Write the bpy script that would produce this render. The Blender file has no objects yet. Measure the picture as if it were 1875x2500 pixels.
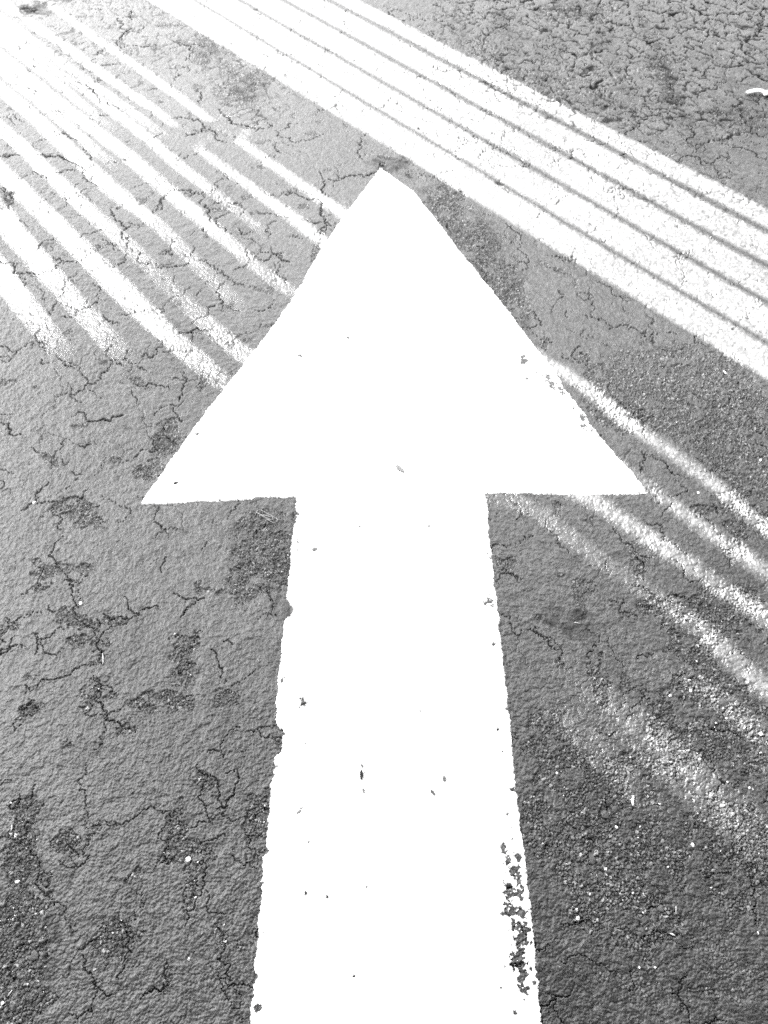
import bpy, bmesh, math, random
import numpy as np
from mathutils import Vector, Matrix

R = math.radians
rng = np.random.default_rng(7)
random.seed(11)
C = bpy.context.scene.collection

# ------------------------------------------------------------------ camera
H_CAM, PITCH, FPX = 1.35, R(54.0), 1878.0
CP, SP = math.cos(PITCH), math.sin(PITCH)
cam_d = bpy.data.cameras.new('camera')
cam_d.sensor_fit = 'VERTICAL'; cam_d.sensor_height = 24.0
cam_d.lens = FPX / 2500.0 * 24.0
cam_d.clip_start = 0.02; cam_d.clip_end = 2000
cam = bpy.data.objects.new('camera', cam_d); C.objects.link(cam)
cam.location = (0, 0, H_CAM); cam.rotation_euler = (R(90) - PITCH, 0, 0)
bpy.context.scene.camera = cam

def G(px, py):
    """where a spot seen in the photograph lies on the ground (metres)"""
    a = (px - 937.5) / FPX; b = (1250.0 - py) / FPX
    dx, dy, dz = a, CP + b * SP, -SP + b * CP
    t = H_CAM / -dz
    return (dx * t, dy * t)

def scale_at(px, py):                     # metres per pixel across, along
    x0, y0 = G(px, py - 1); x1, y1 = G(px, py + 1)
    u0, _ = G(px - 1, py); u1, _ = G(px + 1, py)
    return (u1 - u0) / 2, abs(y0 - y1) / 2

# direction in which the light bands run over the ground
VPX = -2000.0
AZ = math.atan2((937.5 - VPX) / FPX, 1 / CP)      # towards the left of straight ahead
DV = np.array([-math.sin(AZ), math.cos(AZ)])      # along the bands, towards the sun
NV = np.array([math.cos(AZ), math.sin(AZ)])       # across the bands
SUN_EL = R(48)

# ------------------------------------------------------------------ numpy noise
_tab = 512
_perm = rng.permutation(_tab)
_ang = rng.random(_tab) * 2 * math.pi
_gx, _gy = np.cos(_ang).astype(np.float32), np.sin(_ang).astype(np.float32)
_rv = rng.random((_tab, 2)).astype(np.float32)
def _h(i, j):
    return _perm[(_perm[i & 511] + j) & 511]
def noise(x, y, s, seed=0):
    """gradient noise, wavelength s metres, about -1..1"""
    X = x / s + seed * 17.31; Y = y / s + seed * 9.77
    i = np.floor(X).astype(np.int64); j = np.floor(Y).astype(np.int64)
    fx = (X - i).astype(np.float32); fy = (Y - j).astype(np.float32)
    u = fx * fx * fx * (fx * (fx * 6 - 15) + 10); v = fy * fy * fy * (fy * (fy * 6 - 15) + 10)
    def g(a, b):
        h = _h(i + a, j + b); return _gx[h] * (fx - a) + _gy[h] * (fy - b)
    n0 = g(0, 0) * (1 - u) + g(1, 0) * u; n1 = g(0, 1) * (1 - u) + g(1, 1) * u
    return (n0 * (1 - v) + n1 * v) * 1.5
def fbm(x, y, s, o=3, seed=0, gain=0.5):
    r = 0; a = 1
    for k in range(o):
        r = r + a * noise(x, y, s / 2 ** k, seed + k * 3); a *= gain
    return r
def worley(x, y, s, seed=0):
    """nearest and second nearest distance (in cells) and a random number per cell"""
    X = x / s + seed * 13.7; Y = y / s + seed * 7.3
    i = np.floor(X).astype(np.int64); j = np.floor(Y).astype(np.int64)
    f1 = np.full(X.shape, 9.0, np.float32); f2 = f1.copy(); idr = np.zeros(X.shape, np.float32)
    for a in (-1, 0, 1):
        for b in (-1, 0, 1):
            h = _h(i + a, j + b)
            d = np.hypot(i + a + _rv[h, 0] - X, j + b + _rv[h, 1] - Y).astype(np.float32)
            m = d < f1
            f2 = np.where(m, f1, np.minimum(f2, d)); idr = np.where(m, _rv[(h * 7 + 3) & 511, 0], idr)
            f1 = np.where(m, d, f1)
    return f1, f2, idr
def sst(e0, e1, x):
    t = np.clip((x - e0) / (e1 - e0), 0, 1); return t * t * (3 - 2 * t)

# ------------------------------------------------------------------ the sheet of ground
rows = []
for py in np.arange(2600, -60, -1.9):
    rows.append(G(937.5, py)[1])
y = rows[-1]; st = rows[-1] - rows[-2]
while y < 400: st *= 1.25; y += st; rows.append(y)
pre = list(rows[0] - np.arange(1, 90) * .004); y = pre[-1]; st = .004
while y > -400: st *= 1.25; y -= st; pre.append(y)
rows = np.array(pre[::-1] + rows)
us = list(np.arange(0, 0.53, 0.00098)) + list(np.arange(0.531, 1.0, 0.0026)); st = 0.0026
while us[-1] < 400: st *= 1.22; us.append(us[-1] + st)
us = np.array([-u for u in us[:0:-1]] + us)
Zr = np.maximum(rows * CP + H_CAM * SP, 0.85)
Zr = np.minimum(Zr, 12.0)
NY, NX = len(rows), len(us)
gx = (Zr[:, None] * us[None, :]); gy = np.repeat(rows[:, None], NX, 1)
print('grid', NX, NY, NX * NY)
X, Y = gx.ravel(), gy.ravel()
near = (np.abs(X) < 3.6) & (Y > -0.7) & (Y < 5.6)
ni = np.nonzero(near)[0]
x, y = X[ni], Y[ni]
margin = sst(3.6, 2.9, np.abs(x)) * sst(-0.7, -0.3, y) * sst(5.6, 4.8, y)

# pixel boxes of the traced photograph tiles
T = dict(r1=(0, 0, .5666), t0=(0, 0, .2411), t2=(0, 400, .2411), t3=(400, 400, .3014), t4=(0, 800, .3014),
         r2=(900, 0, .5877), t5=(1400, 900, .2863), t6=(1375, 1400, .3014), t8=(0, 1300, .3014),
         t9=(0, 2000, .3014), t10=(1200, 2000, .3014), t11=(1475, 0, .2411), r3=(0, 800, .5666),
         r4=(1100, 800, .4672), r5=(0, 1650, .5425), r6=(1000, 1650, .5274), p=(0, 0, 1.0))
def tp(tile, pt):
    ox, oy, s = T[tile]; return (ox + pt[0] * s, oy + pt[1] * s)

CRACKS = '''
t0 2 0,1580 100,1560 210,1570
t0 2.4 370,1560 450,1575 580,1580 640,1620 740,1650 830,1700 870,1715
t2 1.6 870,60 860,150 880,185 950,190 1000,225
t2 1.2 870,60 920,30 960,5
t2 1.5 570,85 650,65 780,65
t2 1.2 760,250 800,190
t2 1.3 890,250 820,280 795,330
t2 2 330,80 370,90 420,100 470,145
t2 1.4 120,260 110,340 125,390 80,470
t2 1.8 1120,460 1160,520 1190,580 1230,620 1275,665 1240,710 1240,760 1280,830 1340,890
t2 1.2 1275,665 1345,630
t2 1.2 1395,665 1440,620 1480,590
t2 1.4 1300,910 1280,970 1230,1010 1110,1060
t2 1.3 1400,880 1400,950 1440,1000 1490,1020 1530,1000
t2 1.2 1040,770 1090,800 1145,835 1210,815
t2 1.6 355,880 430,800 470,775 545,770 550,745
t2 1.5 780,735 830,735 880,705 1000,680 1070,665
t2 1.8 0,980 60,1010 140,1040 220,1110 300,1110 370,1115 470,1075
t2 1.6 220,1110 205,1150 240,1200 240,1240
t2 1.1 145,1035 200,990
t2 1.6 545,930 560,965 620,980 700,990 750,990
t2 1.5 620,980 560,1030 525,1080
t2 1.1 660,1160 660,1220 640,1280 650,1310 630,1350
t2 1.5 580,1390 540,1440 490,1500 515,1540
t2 1.4 760,1540 770,1500 850,1460 950,1415 1020,1400
t2 1.5 1050,1530 1090,1580 1140,1620 1220,1610
t2 1.6 620,1550 700,1555 740,1550
t2 1.2 1430,400 1480,350 1520,325
t2 1.5 1540,500 1580,460 1620,370 1659,335
t0 1.8 770,820 860,860 950,910 1000,960 1080,1030 1150,1070 1210,1100
t0 1.3 1560,1390 1610,1370 1659,1345
t0 2 570,1305 640,1340 700,1385 760,1430
t0 1.6 870,1560 930,1590 930,1620
t0 1.2 520,1110 600,1120
t0 1.4 130,1150 160,1195 215,1225
t0 1.6 1200,465 1230,380 1290,330 1400,330
t0 1.2 1200,465 1320,455 1480,465 1620,465
t0 1.2 1480,915 1600,890
t0 1.4 1020,660 1120,655 1200,650
t0 1.2 970,560 1000,520 1060,510
t0 1.4 1340,100 1330,130 1340,200
r1 1.6 510,195 530,145 570,120 575,50
r1 1.6 800,260 830,220 820,195 760,180
r1 1.4 860,450 865,405 840,390
r1 2 940,470 990,505 1040,535 1100,548 1170,550
r1 1.2 1090,545 1110,520 1150,510
r1 1.2 1360,500 1370,470 1400,470
r1 1.2 1190,560 1230,590 1310,600 1400,575
r1 1.8 740,515 800,510 860,520 910,560 970,610
r1 2 800,590 860,570 880,545
r1 1.6 1565,690 1562,640 1560,600 1600,570
r1 2.4 1400,775 1480,770 1520,755 1600,745 1640,700 1659,705
r1 1.8 1400,775 1385,820 1415,850
r1 1.2 1400,775 1370,740
r1 2.2 1220,830 1270,830 1330,860 1385,890 1385,930 1410,970 1395,1010
r1 1.5 980,745 940,800 900,835 840,830 790,820 740,820 715,840 700,880 660,915
r1 2 875,840 880,890 900,925 940,970 1000,1010
r1 2 1040,985 1090,1000
r1 1.3 1200,950 1160,985 1155,1030
r1 1.4 1060,1070 1080,1120 1040,1150 1000,1165
r1 1.6 1110,1120 1190,1095 1220,1120 1250,1130
r1 1.3 1215,1140 1205,1190 1240,1230
r1 1.5 640,1140 720,1150 780,1145 840,1120
r1 1.4 850,1125 900,1140 960,1180 1010,1215 1050,1225
r1 1.7 985,1210 950,1225 945,1290 965,1300 890,1320 820,1400
r1 1.2 960,1300 962,1340
r1 2.2 770,1435 820,1430 850,1410 920,1420
r1 1.5 820,1430 825,1470
t4 1.8 0,155 70,160 130,190 125,215
t4 1.8 310,250 340,290 400,285
t4 1.6 460,230 520,270 550,315 600,330
t4 1.6 640,320 660,380 700,460 680,500 600,540 470,560
t4 1.8 700,460 820,420 880,340 910,290 1020,310
t4 1.2 910,290 870,230 880,180 950,120
t4 1.8 1060,450 1120,475 1200,460 1290,470 1375,500
t4 1.4 1090,290 1150,325 1190,350
t4 1.8 1280,90 1260,180 1240,240 1190,215 1120,240
t4 1.8 1450,360 1500,450 1480,540 1450,600
t4 1.4 1250,710 1310,650 1380,625 1440,630
t4 1.6 1410,650 1440,710 1460,770
t4 1.8 570,710 640,675 700,700 700,755
t4 3.4 700,760 800,755 900,740 1010,705
t4 2.2 640,950 680,970 740,940
t4 2.4 0,775 70,780 80,820 170,870
t4 1.4 260,965 320,1020
t4 2.6 400,1240 340,1300 290,1350 290,1410 230,1450 170,1480
t4 1.8 290,1410 400,1415 520,1400 640,1380 680,1360 720,1300
t4 1.8 430,1440 430,1520 490,1570 500,1640
t4 1.6 680,1440 780,1450 810,1440
t4 1.2 830,1360 900,1395 970,1440 1030,1460 1035,1520 960,1580
t4 1.8 1240,1580 1290,1590 1340,1630 1420,1645
t4 1.6 1250,1440 1260,1510 1240,1570
t4 1.8 580,1160 600,1185 680,1190
t4 1.1 650,1220 560,1290 460,1360
t4 1.6 1200,1000 1260,995 1255,900 1310,830
t8 2 520,30 440,90 425,150 430,210 470,280 500,325
t8 1.1 150,520 250,440 350,380
t8 1.4 495,395 570,390 630,400 670,380
t8 1.8 660,440 650,530 640,580 580,630 600,690 680,730 760,780 810,800
t8 2.2 1000,520 1040,600 1080,650 1120,670 1200,610 1280,590 1300,630
t8 2 1120,670 1050,700 960,690 870,670 830,650
t8 2.4 1040,720 900,740 850,790 800,870 790,930 830,990 835,1080
t8 2 1400,490 1440,500 1500,545 1600,545 1659,535
t8 2 1580,560 1500,640 1460,690
t8 1.6 0,860 50,890
t8 1.6 80,935 150,905 230,910
t8 2 250,830 330,860 400,855 450,790 560,770
t8 1.8 340,870 350,950 400,985 490,965
t8 1.6 30,710 150,685 240,670 340,665
t8 2.2 200,1240 300,1265 350,1190 430,1195 550,1160 660,1080 800,1045
t8 1.2 200,1240 210,1300
t8 2.4 760,1160 770,1200 820,1250 820,1320 780,1370 840,1450 900,1520 980,1555 1060,1590
t8 1.8 820,1250 900,1250 910,1290
t8 1.6 730,1380 690,1460 790,1480
t8 1.8 150,1450 230,1390 290,1360
t8 1.8 150,1500 135,1600
t8 2 0,1000 100,960
t5 2 590,430 600,520 640,600
t5 2.2 590,700 600,780 590,900
t5 1.6 600,700 700,760 790,800 800,850 860,900 980,940
t5 1.8 1200,1160 1260,1190 1360,1195 1440,1130
t5 2.4 1200,1160 1240,1250
t5 2 1080,1250 1150,1290 1200,1330 1210,1400 1300,1600 1340,1700
t5 1.8 620,1300 680,1340 780,1420 860,1500 980,1580
t5 2 330,1340 400,1430 500,1520 560,1580
t5 1.8 350,260 430,300 530,340 590,400
t5 1.6 1520,430 1560,470 1610,490
t5 1.8 1560,600 1620,650 1659,690
t5 1.8 1590,970 1520,1040 1510,1090
r4 1.6 205,1140 280,1140 360,1130 440,1090
r4 1.8 260,1270 320,1290 370,1320
r4 1.6 500,1010 530,1070 570,1150 620,1190
r4 1.8 710,1580 720,1700 730,1820
r4 1.8 900,1420 890,1490 980,1510
r4 1.8 250,1500 320,1560 420,1570 520,1620 580,1680 600,1760
r2 1.8 570,920 610,960 620,1030 640,1120
r2 1.4 740,1110 830,1140
r2 1.6 640,1370 720,1350 690,1290
r2 1.8 900,1310 980,1330 1080,1350 1190,1390 1280,1390
r2 1.6 920,1190 910,1320
r2 1.8 940,1170 1010,1220 1080,1250
r2 1.8 1360,1380 1400,1440
r2 1.5 1070,580 1065,660 1050,770 1040,860 1020,900
r2 1.5 1300,1050 1310,1130 1315,1190
r2 1.2 500,400 490,430
r2 1.2 380,570 390,600
t11 2.2 400,50 420,95 510,105 560,140 700,105
t11 1.8 700,130 830,145
t11 3 880,30 890,90 940,105 970,150
t11 2.2 970,130 1100,150 1250,145 1400,135 1530,125
t11 1.8 1310,0 1390,45
t11 2 1450,65 1520,100 1650,108
t11 1.6 1470,140 1440,205
t11 2.6 1580,150 1585,230 1575,300 1600,330 1659,340
t11 2 1330,350 1480,360 1630,385
t11 2.4 1360,385 1400,460 1430,540 1520,590 1525,610
t11 1.8 0,215 130,250 220,255 340,270
t11 2 720,240 800,285 950,295 1040,320 1180,325 1320,325
t11 2 1020,370 1040,330
t11 2.2 1240,340 1240,370
t11 3 1120,655 1250,680 1400,665 1440,620 1520,640 1659,680
t11 3.6 1440,700 1500,750 1600,800 1659,815
t11 1.8 1340,830 1420,790 1500,770
t11 1.6 180,610 300,585 420,575 560,570
t11 2 700,600 750,635
t11 2 380,1080 450,1070 520,1105 640,1105 700,1135 880,1165
t11 2 330,1180 440,1170 540,1160 600,1130 650,1140 670,1200 740,1225
t11 2 820,1260 870,1300 920,1350 910,1380 850,1400 850,1440 920,1490 930,1550
t11 1.8 930,1480 1040,1450 1060,1410 1200,1375
t11 2 1270,1410 1280,1365 1360,1365 1400,1340 1560,1345 1640,1390
t11 2 700,1615 780,1600 860,1570 950,1590 990,1640 1020,1680
t11 2 1090,1650 1140,1600 1280,1600
t11 1.6 340,1420 400,1440 460,1440
t11 1.8 1000,760 1020,730 1120,690
t11 1.8 960,990 1010,910 1080,880
t11 1.8 1090,1100 1150,1150 1140,1180
t11 2.2 1300,1490 1450,1520 1540,1550 1560,1600 1659,1615
t11 1.8 230,1360 280,1310 330,1280 330,1230
r2 1.8 240,280 350,290 430,320
r2 1.8 120,40 110,70
r2 1.8 480,60 480,180 520,280
r2 1.4 1060,540 1110,520 1110,460 1060,450
r2 1.6 1330,640 1420,680 1470,740 1510,740
r2 1.4 1200,590 1270,600
r5 1.8 80,160 150,120 180,150
r5 1.6 380,400 390,540 385,690
r5 1.8 390,680 470,650 580,660 650,600 730,620 800,635
r5 2 890,400 910,500 930,600 960,670
r5 2 830,710 900,760 960,740 1030,705
r5 2 670,850 740,830 760,760 770,650
r5 1.8 1110,240 1180,240 1250,230
r5 2.2 970,1130 1000,1200 1040,1300 1050,1400 1080,1500
r5 1.8 180,700 130,760 180,840 180,960 220,1000 310,1110
r5 1.4 260,730 330,800 350,850
r5 1.1 600,980 605,1100
r5 1.8 860,900 860,1000
r5 1.8 740,1310 770,1400
r6 1.8 1040,70 1090,90 1120,110
r6 1.6 860,250 930,280 990,260
r6 1.6 1050,880 1100,960 1160,1000
r6 1.4 1060,320 1150,400
r6 1.4 1100,310 1200,310
'''
crack = np.full(x.shape, 9.0, np.float32)       # distance from the nearest crack, in crack half-widths
# index rows for a fast look-up
order_y = np.argsort(y, kind='stable'); ys = y[order_y]
def near_segment(ax, ay, bx, by, rad):
    lo = np.searchsorted(ys, min(ay, by) - rad); hi = np.searchsorted(ys, max(ay, by) + rad)
    idx = order_y[lo:hi]; xx = x[idx]
    m = (xx > min(ax, bx) - rad) & (xx < max(ax, bx) + rad)
    return idx[m]
def jag(pts, depth, amp):
    for _ in range(depth):
        out = [pts[0]]
        for a, b in zip(pts, pts[1:]):
            dx, dy = b[0] - a[0], b[1] - a[1]
            o = random.gauss(0, amp)
            out += [((a[0] + b[0]) / 2 - dy * o, (a[1] + b[1]) / 2 + dx * o), b]
        pts = out
    return pts
def carve(pts, w):
    pts = jag(jag(pts, 2, 0.2), 2, 0.28)
    n = len(pts) - 1
    for k, (a, b) in enumerate(zip(pts, pts[1:])):
        f = (k + .5) / n
        hw = w * (0.35 + 0.65 * math.sin(math.pi * min(1, max(0, f * .9 + .05))) ** .5) * random.uniform(.45, 1.5)
        rad = hw * 5
        idx = near_segment(a[0], a[1], b[0], b[1], rad)
        if len(idx) == 0: continue
        dx, dy = b[0] - a[0], b[1] - a[1]; L = dx * dx + dy * dy + 1e-12
        t = np.clip(((x[idx] - a[0]) * dx + (y[idx] - a[1]) * dy) / L, 0, 1)
        d = np.hypot(x[idx] - a[0] - t * dx, y[idx] - a[1] - t * dy) / hw
        crack[idx] = np.minimum(crack[idx], d)
for line in CRACKS.strip().splitlines():
    f = line.split()
    pts = [tp(f[0], tuple(map(float, q.split(',')))) for q in f[2:]]
    mx = sum(p[0] for p in pts) / len(pts); my = sum(p[1] for p in pts) / len(pts)
    sa, sb = scale_at(mx, my)
    w = float(f[1]) * (0.30 * sa + 0.30 * sb) * (.60 if my > 1150 else .72)     # half width
    carve([G(*p) for p in pts], w)
# short secondary hairlines
for _ in range(700):
    px, py = random.uniform(-40, 1915), random.uniform(-40, 2540)
    if random.random() < 0.45: px, py = random.uniform(1000, 1915), random.uniform(-40, 420)
    g0 = G(px, py); a = random.uniform(0, 2 * math.pi); L = random.uniform(.02, .11)
    pts = [g0]
    for k in range(5):
        a += random.gauss(0, .6); pts.append((pts[-1][0] + L / 5 * math.cos(a), pts[-1][1] + L / 5 * math.sin(a)))
    carve(pts, random.uniform(.0003, .0007))

# patches: px py rx ry strength
def blobs(lst, wob=.35, seed=40):
    out = np.zeros(x.shape, np.float32)
    n1 = None
    for px, py, rx, ry, s in lst:
        cx, cy = G(px, py); sa, sb = scale_at(px, py)
        ax, ay = rx * sa, ry * sb
        idx = near_segment(cx, cy, cx, cy, max(ax, ay) * 1.9)
        if len(idx) == 0: continue
        d = np.hypot((x[idx] - cx) / ax, (y[idx] - cy) / ay)
        d = d + wob * fbm(x[idx], y[idx], max(ax, ay) * .7, 3, seed)
        out[idx] = np.maximum(out[idx], s * sst(1.25, .75, d))
    return out
RAVEL = [(50, 2030, 40, 95, 1), (60, 2160, 48, 90, 1), (50, 2300, 65, 130, 1), (40, 2450, 70, 90, 1),
 (455, 2080, 70, 32, 1), (430, 2020, 22, 55, 1), (466, 2150, 14, 65, 1), (640, 2000, 40, 70, 1), (410, 1710, 60, 30, .9),
 (180, 1235, 42, 24, 1), (222, 1270, 34, 16, 1), (640, 1340, 85, 95, .9), (600, 1430, 40, 60, .7), (407, 1071, 36, 45, 1),
 (370, 1150, 45, 22, .9), (110, 1400, 28, 16, 1), (100, 1432, 22, 12, 1), (163, 1500, 22, 22, 1), (212, 1525, 34, 12, 1),
 (283, 1517, 44, 11, 1), (452, 1570, 32, 42, 1), (446, 1646, 32, 32, 1), (337, 1716, 28, 12, 1), (72, 1734, 30, 18, 1),
 (210, 1390, 17, 14, 1), (190, 1565, 26, 16, .9), (245, 1580, 20, 40, .9), (300, 2290, 40, 50, .8), (255, 2300, 30, 60, .8),
 (540, 2300, 20, 60, .8), (410, 2380, 10, 40, 1), (310, 1780, 22, 20, 1), (225, 1690, 22, 40, .9),
 (1090, 495, 50, 55, .9), (1150, 580, 55, 60, .9), (1210, 650, 55, 70, .9), (1260, 730, 45, 55, .9),
 (1600, 950, 190, 110, .8), (1800, 1090, 110, 130, .8), (1740, 1000, 150, 110, .8), (1680, 880, 120, 40, .6),
 (1830, 1240, 70, 60, .8), (1800, 1340, 30, 60, .9), (1770, 1490, 110, 50, 1), (1700, 1560, 70, 90, 1),
 (1710, 1750, 120, 130, 1), (1830, 1800, 100, 120, 1), (1600, 1840, 140, 70, 1), (1450, 1900, 90, 110, .9), (1350, 1830, 70, 90, .7),
 (1320, 2020, 50, 80, .9), (1450, 2050, 120, 90, 1), (1510, 2220, 110, 110, 1), (1620, 2060, 60, 110, .9), (1780, 2060, 90, 130, 1),
 (1740, 2250, 140, 90, .5), (1430, 1450, 30, 60, .6), (1470, 1690, 22, 60, 1), (1610, 1480, 60, 30, .7), (1600, 1560, 50, 40, .6),
 (1560, 2400, 110, 60, .5), (1800, 2400, 90, 90, .5), (1260, 2300, 10, 180, .3), (1590, 1350, 60, 50, .5),
 (580, 210, 50, 70, .6), (500, 120, 30, 60, .6), (1300, 200, 160, 60, .55), (1150, 140, 90, 60, .5), (1620, 190, 34, 60, .7),
 (1800, 290, 60, 32, .7), (1400, 30, 110, 40, .6), (1500, 250, 120, 50, .5), (1560, 70, 160, 60, .45), (1700, 140, 120, 60, .4),
 (780, 620, 20, 40, .7), (600, 560, 40, 20, .5), (560, 835, 36, 22, .9), (450, 850, 40, 60, .5), (540, 510, 50, 40, .5)]
DARK = [(1085, 490, 46, 46, .5), (1160, 590, 56, 62, .55), (1225, 690, 52, 70, .5), (1270, 790, 30, 40, .4), (680, 1420, 22, 150, .4), (600, 1330, 40, 60, .3), (1600, 120, 16, 110, .4), (1780, 200, 16, 90, .3), (560, 1750, 20, 160, .25), (330, 1550, 14, 120, .25), (660, 2050, 16, 110, .4), (1240, 130, 22, 120, .5), (1480, 110, 20, 120, .45), (1335, 240, 24, 70, .45), (1120, 60, 18, 60, .4), (1700, 330, 30, 60, .4), (85, 22, 42, 24, 1), (140, -5, 45, 12, .9), (620, 205, 38, 48, .55), (510, 115, 26, 34, .55), (545, 140, 20, 40, .4), (45, 495, 14, 1, 0),
 (1390, 22, 60, 24, .6), (1628, 195, 28, 52, .8), (1805, 290, 55, 26, .5), (1340, 130, 60, 50, .3), (1250, 100, 60, 46, .35), (1480, 245, 50, 30, .35),
 (8, 492, 20, 22, .8), (110, 597, 12, 9, .7), (345, 660, 12, 9, .6), (425, 795, 16, 12, .6), (430, 742, 12, 8, .6), (1385, 1512, 46, 34, .8),
 (1420, 1540, 30, 40, .5), (310, 1045, 12, 7, .5), (300, 1350, 14, 8, .35), (25, 1385, 16, 10, .35), (300, 1590, 14, 8, .3), (405, 1085, 26, 20, .5),
 (130, 2260, 22, 60, .7), (115, 2380, 20, 60, .55), (170, 2130, 30, 22, .3), (960, 405, 60, 22, .7), (1180, 620, 30, 60, .4), (700, 1500, 14, 90, .5),
 (680, 1300, 16, 60, .5), (1370, 2420, 120, 60, .35), (1330, 2250, 50, 100, .35), (1460, 1980, 40, 30, .5), (1540, 1850, 20, 24, .5), (1725, 1480, 20, 12, .5),
 (360, 1920, 14, 12, .5), (1200, 215, 30, 20, .3), (1760, 560, 40, 14, .3)]
SMOOTH = [(1797, 1613, 48, 44, 1), (1818, 1386, 26, 24, 1), (1680, 1567, 18, 16, 1), (1860, 1080, 18, 22, 1), (1400, 1900, 28, 26, 1),
 (1640, 2010, 28, 60, 1), (1352, 2010, 24, 22, 1), (1710, 1740, 60, 10, .9), (1660, 1745, 10, 40, .9), (1720, 1900, 26, 12, .9), (1480, 1790, 90, 60, .8),
 (1570, 1560, 60, 30, .8), (1500, 1500, 60, 60, .7), (1870, 1765, 20, 20, 1), (1760, 1470, 18, 10, 1), (1560, 2260, 50, 24, .7), (1500, 2340, 60, 30, .8)]
ravel = blobs(RAVEL, .55)
dark = blobs(DARK, .65, 60); dark = dark * sst(-.9, .2, fbm(x, y, .018, 3, 61) + .5 * (dark - .5))
smooth = blobs(SMOOTH, .1, 70)
n_big = fbm(x, y, .22, 4, 5); n_mid = fbm(x, y, .05, 3, 11)
speck = sst(.5, .8, fbm(x, y, .075, 4, 21) * .9 + .12 * n_big)       # small chance ravelling everywhere
ravel = np.clip(ravel * sst(-.75, -.15, n_mid + .6 * fbm(x, y, .02, 2, 31)) + .8 * speck, 0, 1) * (1 - smooth)
edge_r = sst(.35, .65, ravel)
# crazing of the far right corner
craz = blobs([(1560, 60, 420, 170, 1), (1400, 200, 260, 100, .8), (1700, 260, 200, 80, .9), (1250, 60, 200, 90, .6),
              (620, 180, 130, 120, .55), (1650, 450, 220, 100, .45), (300, 100, 200, 110, .5)], .3, 80)
wx = x + .016 * noise(x, y, .05, 91) + .006 * noise(x, y, .014, 92); wy = y + .016 * noise(x, y, .05, 93) + .006 * noise(x, y, .014, 94)
f1, f2, _ = worley(wx, wy * .62, .075, 3); e1 = (f2 - f1) * .075
f1, f2, _ = worley(wx, wy * .62, .032, 5); e2 = (f2 - f1) * .032
nmask = fbm(x, y, .06, 2, 95)
cz = np.maximum(sst(.0085, .0020, e1) * sst(-.2, .35, nmask), .9 * sst(.0058, .0014, e2) * sst(.05, .5, -nmask + .3 * n_mid)) * craz
pits = .8 * sst(.68, .95, fbm(x, y * .55, .016, 3, 97) + .25 * n_mid) * np.clip(craz * 1.3, 0, 1)
cz = np.maximum(cz, pits)
wx3 = x + .05 * noise(x, y, .13, 101) + .018 * noise(x, y, .035, 102) + .006 * noise(x, y, .011, 103); wy3 = y + .05 * noise(x, y, .13, 104) + .018 * noise(x, y, .035, 105) + .006 * noise(x, y, .011, 106)
f1, f2, _ = worley(wx3, wy3, .21, 31); e3 = (f2 - f1) * .21; wd = .0011 + .0011 * np.clip(y, 0, 4)
net = sst(1.0, .35, e3 / wd) * sst(-.15, .25, fbm(x, y, .12, 2, 107)) * (.45 + .55 * sst(.6, 2.0, y))
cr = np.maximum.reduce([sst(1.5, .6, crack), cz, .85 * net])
shoulder = np.exp(-(crack / 3.0) ** 2) * .5

# relief, in metres
f1, f2, cid = worley(x + .0016 * noise(x, y, .006, 71), y + .0016 * noise(x, y, .006, 72), .0056, 9)
fgap = sst(.03, .30, f2 - f1); grit = fgap * (.25 + .85 * cid)
g1, g2, cid2 = worley(x + .004 * noise(x, y, .012, 73), y + .004 * noise(x, y, .012, 74), .0135, 12)
lump = sst(.04, .28, g2 - g1) * (cid2 > .5) * (.5 + cid2 * .5)
p1, _, pid = worley(x + .0015 * noise(x, y, .008, 81), y + .0015 * noise(x, y, .008, 82), .0095, 21)
p2, _, pid2 = worley(x, y + .002 * noise(x, y, .012, 83), .021, 23)
dome = np.sqrt(np.clip(1 - (p1 / .8) ** 2, 0, 1)) * (.3 + pid) + .55 * np.sqrt(np.clip(1 - (p2 / .75) ** 2, 0, 1)) * (pid2 > .6)
peel = 1.0 * (dome - .6) + .35 * noise(x, y, .034, 77) + .45 * noise(x + .004 * noise(x, y, .03, 2), y * 1.15, .017, 1) + .5 * noise(x, y, .0085, 4) + .25 * noise(x, y, .0042, 6)
peel = np.where(peel > 0, peel, peel * .75)
und = fbm(x, y, .4, 2, 50) * .0015
fade = sst(6, 1.0, y)
Hs = und + .00075 * fbm(x, y, .045, 2, 8)                           # what a coat of paint would follow
Hh = Hs + (1 - edge_r) * (.00098 * peel + .0008 * noise(x, y, .0032, 78) + .0005 * noise(x, y, .0062, 79)) \
     + edge_r * (-.0034 + .0037 * grit + .0024 * lump * sst(.5, 1, ravel) + .0008 * noise(x, y, .0035, 14) + .0010 * noise(x, y, .02, 15)) \
     - .0035 * cr + .0004 * shoulder
Hh = Hh * margin; Hs = Hs * margin

# base colours, crests lighter and hollows darker
ALB = .046
alb = ALB * (1 + .16 * n_big + .12 * n_mid + .16 * fbm(x, y, .5, 2, 66)) * (1 + .30 * np.clip(peel, -1.2, 1.2) * (1 - edge_r))
plate = worley(wx, wy * .62, .032, 5)[2]; alb = alb * (1 + craz * (.15 + .6 * (plate - .30)))
alb = alb * (1 + .45 * (pid - .5)) * (1 - .42 * sst(.5, .85, p1))
alb = alb * (1 - edge_r) + edge_r * (.007 + fgap * (.046 + .065 * cid ** 2 + .10 * (cid > .84) + .10 * (cid > .965)) + .045 * lump * (cid2 > .75))
alb = alb * (1 - .62 * dark * (.7 + .3 * n_mid)) * (1 - .86 * cr)  # cracks: dirt plus groove shade painted into the colour
alb = np.clip(alb, .003, .5)

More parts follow.
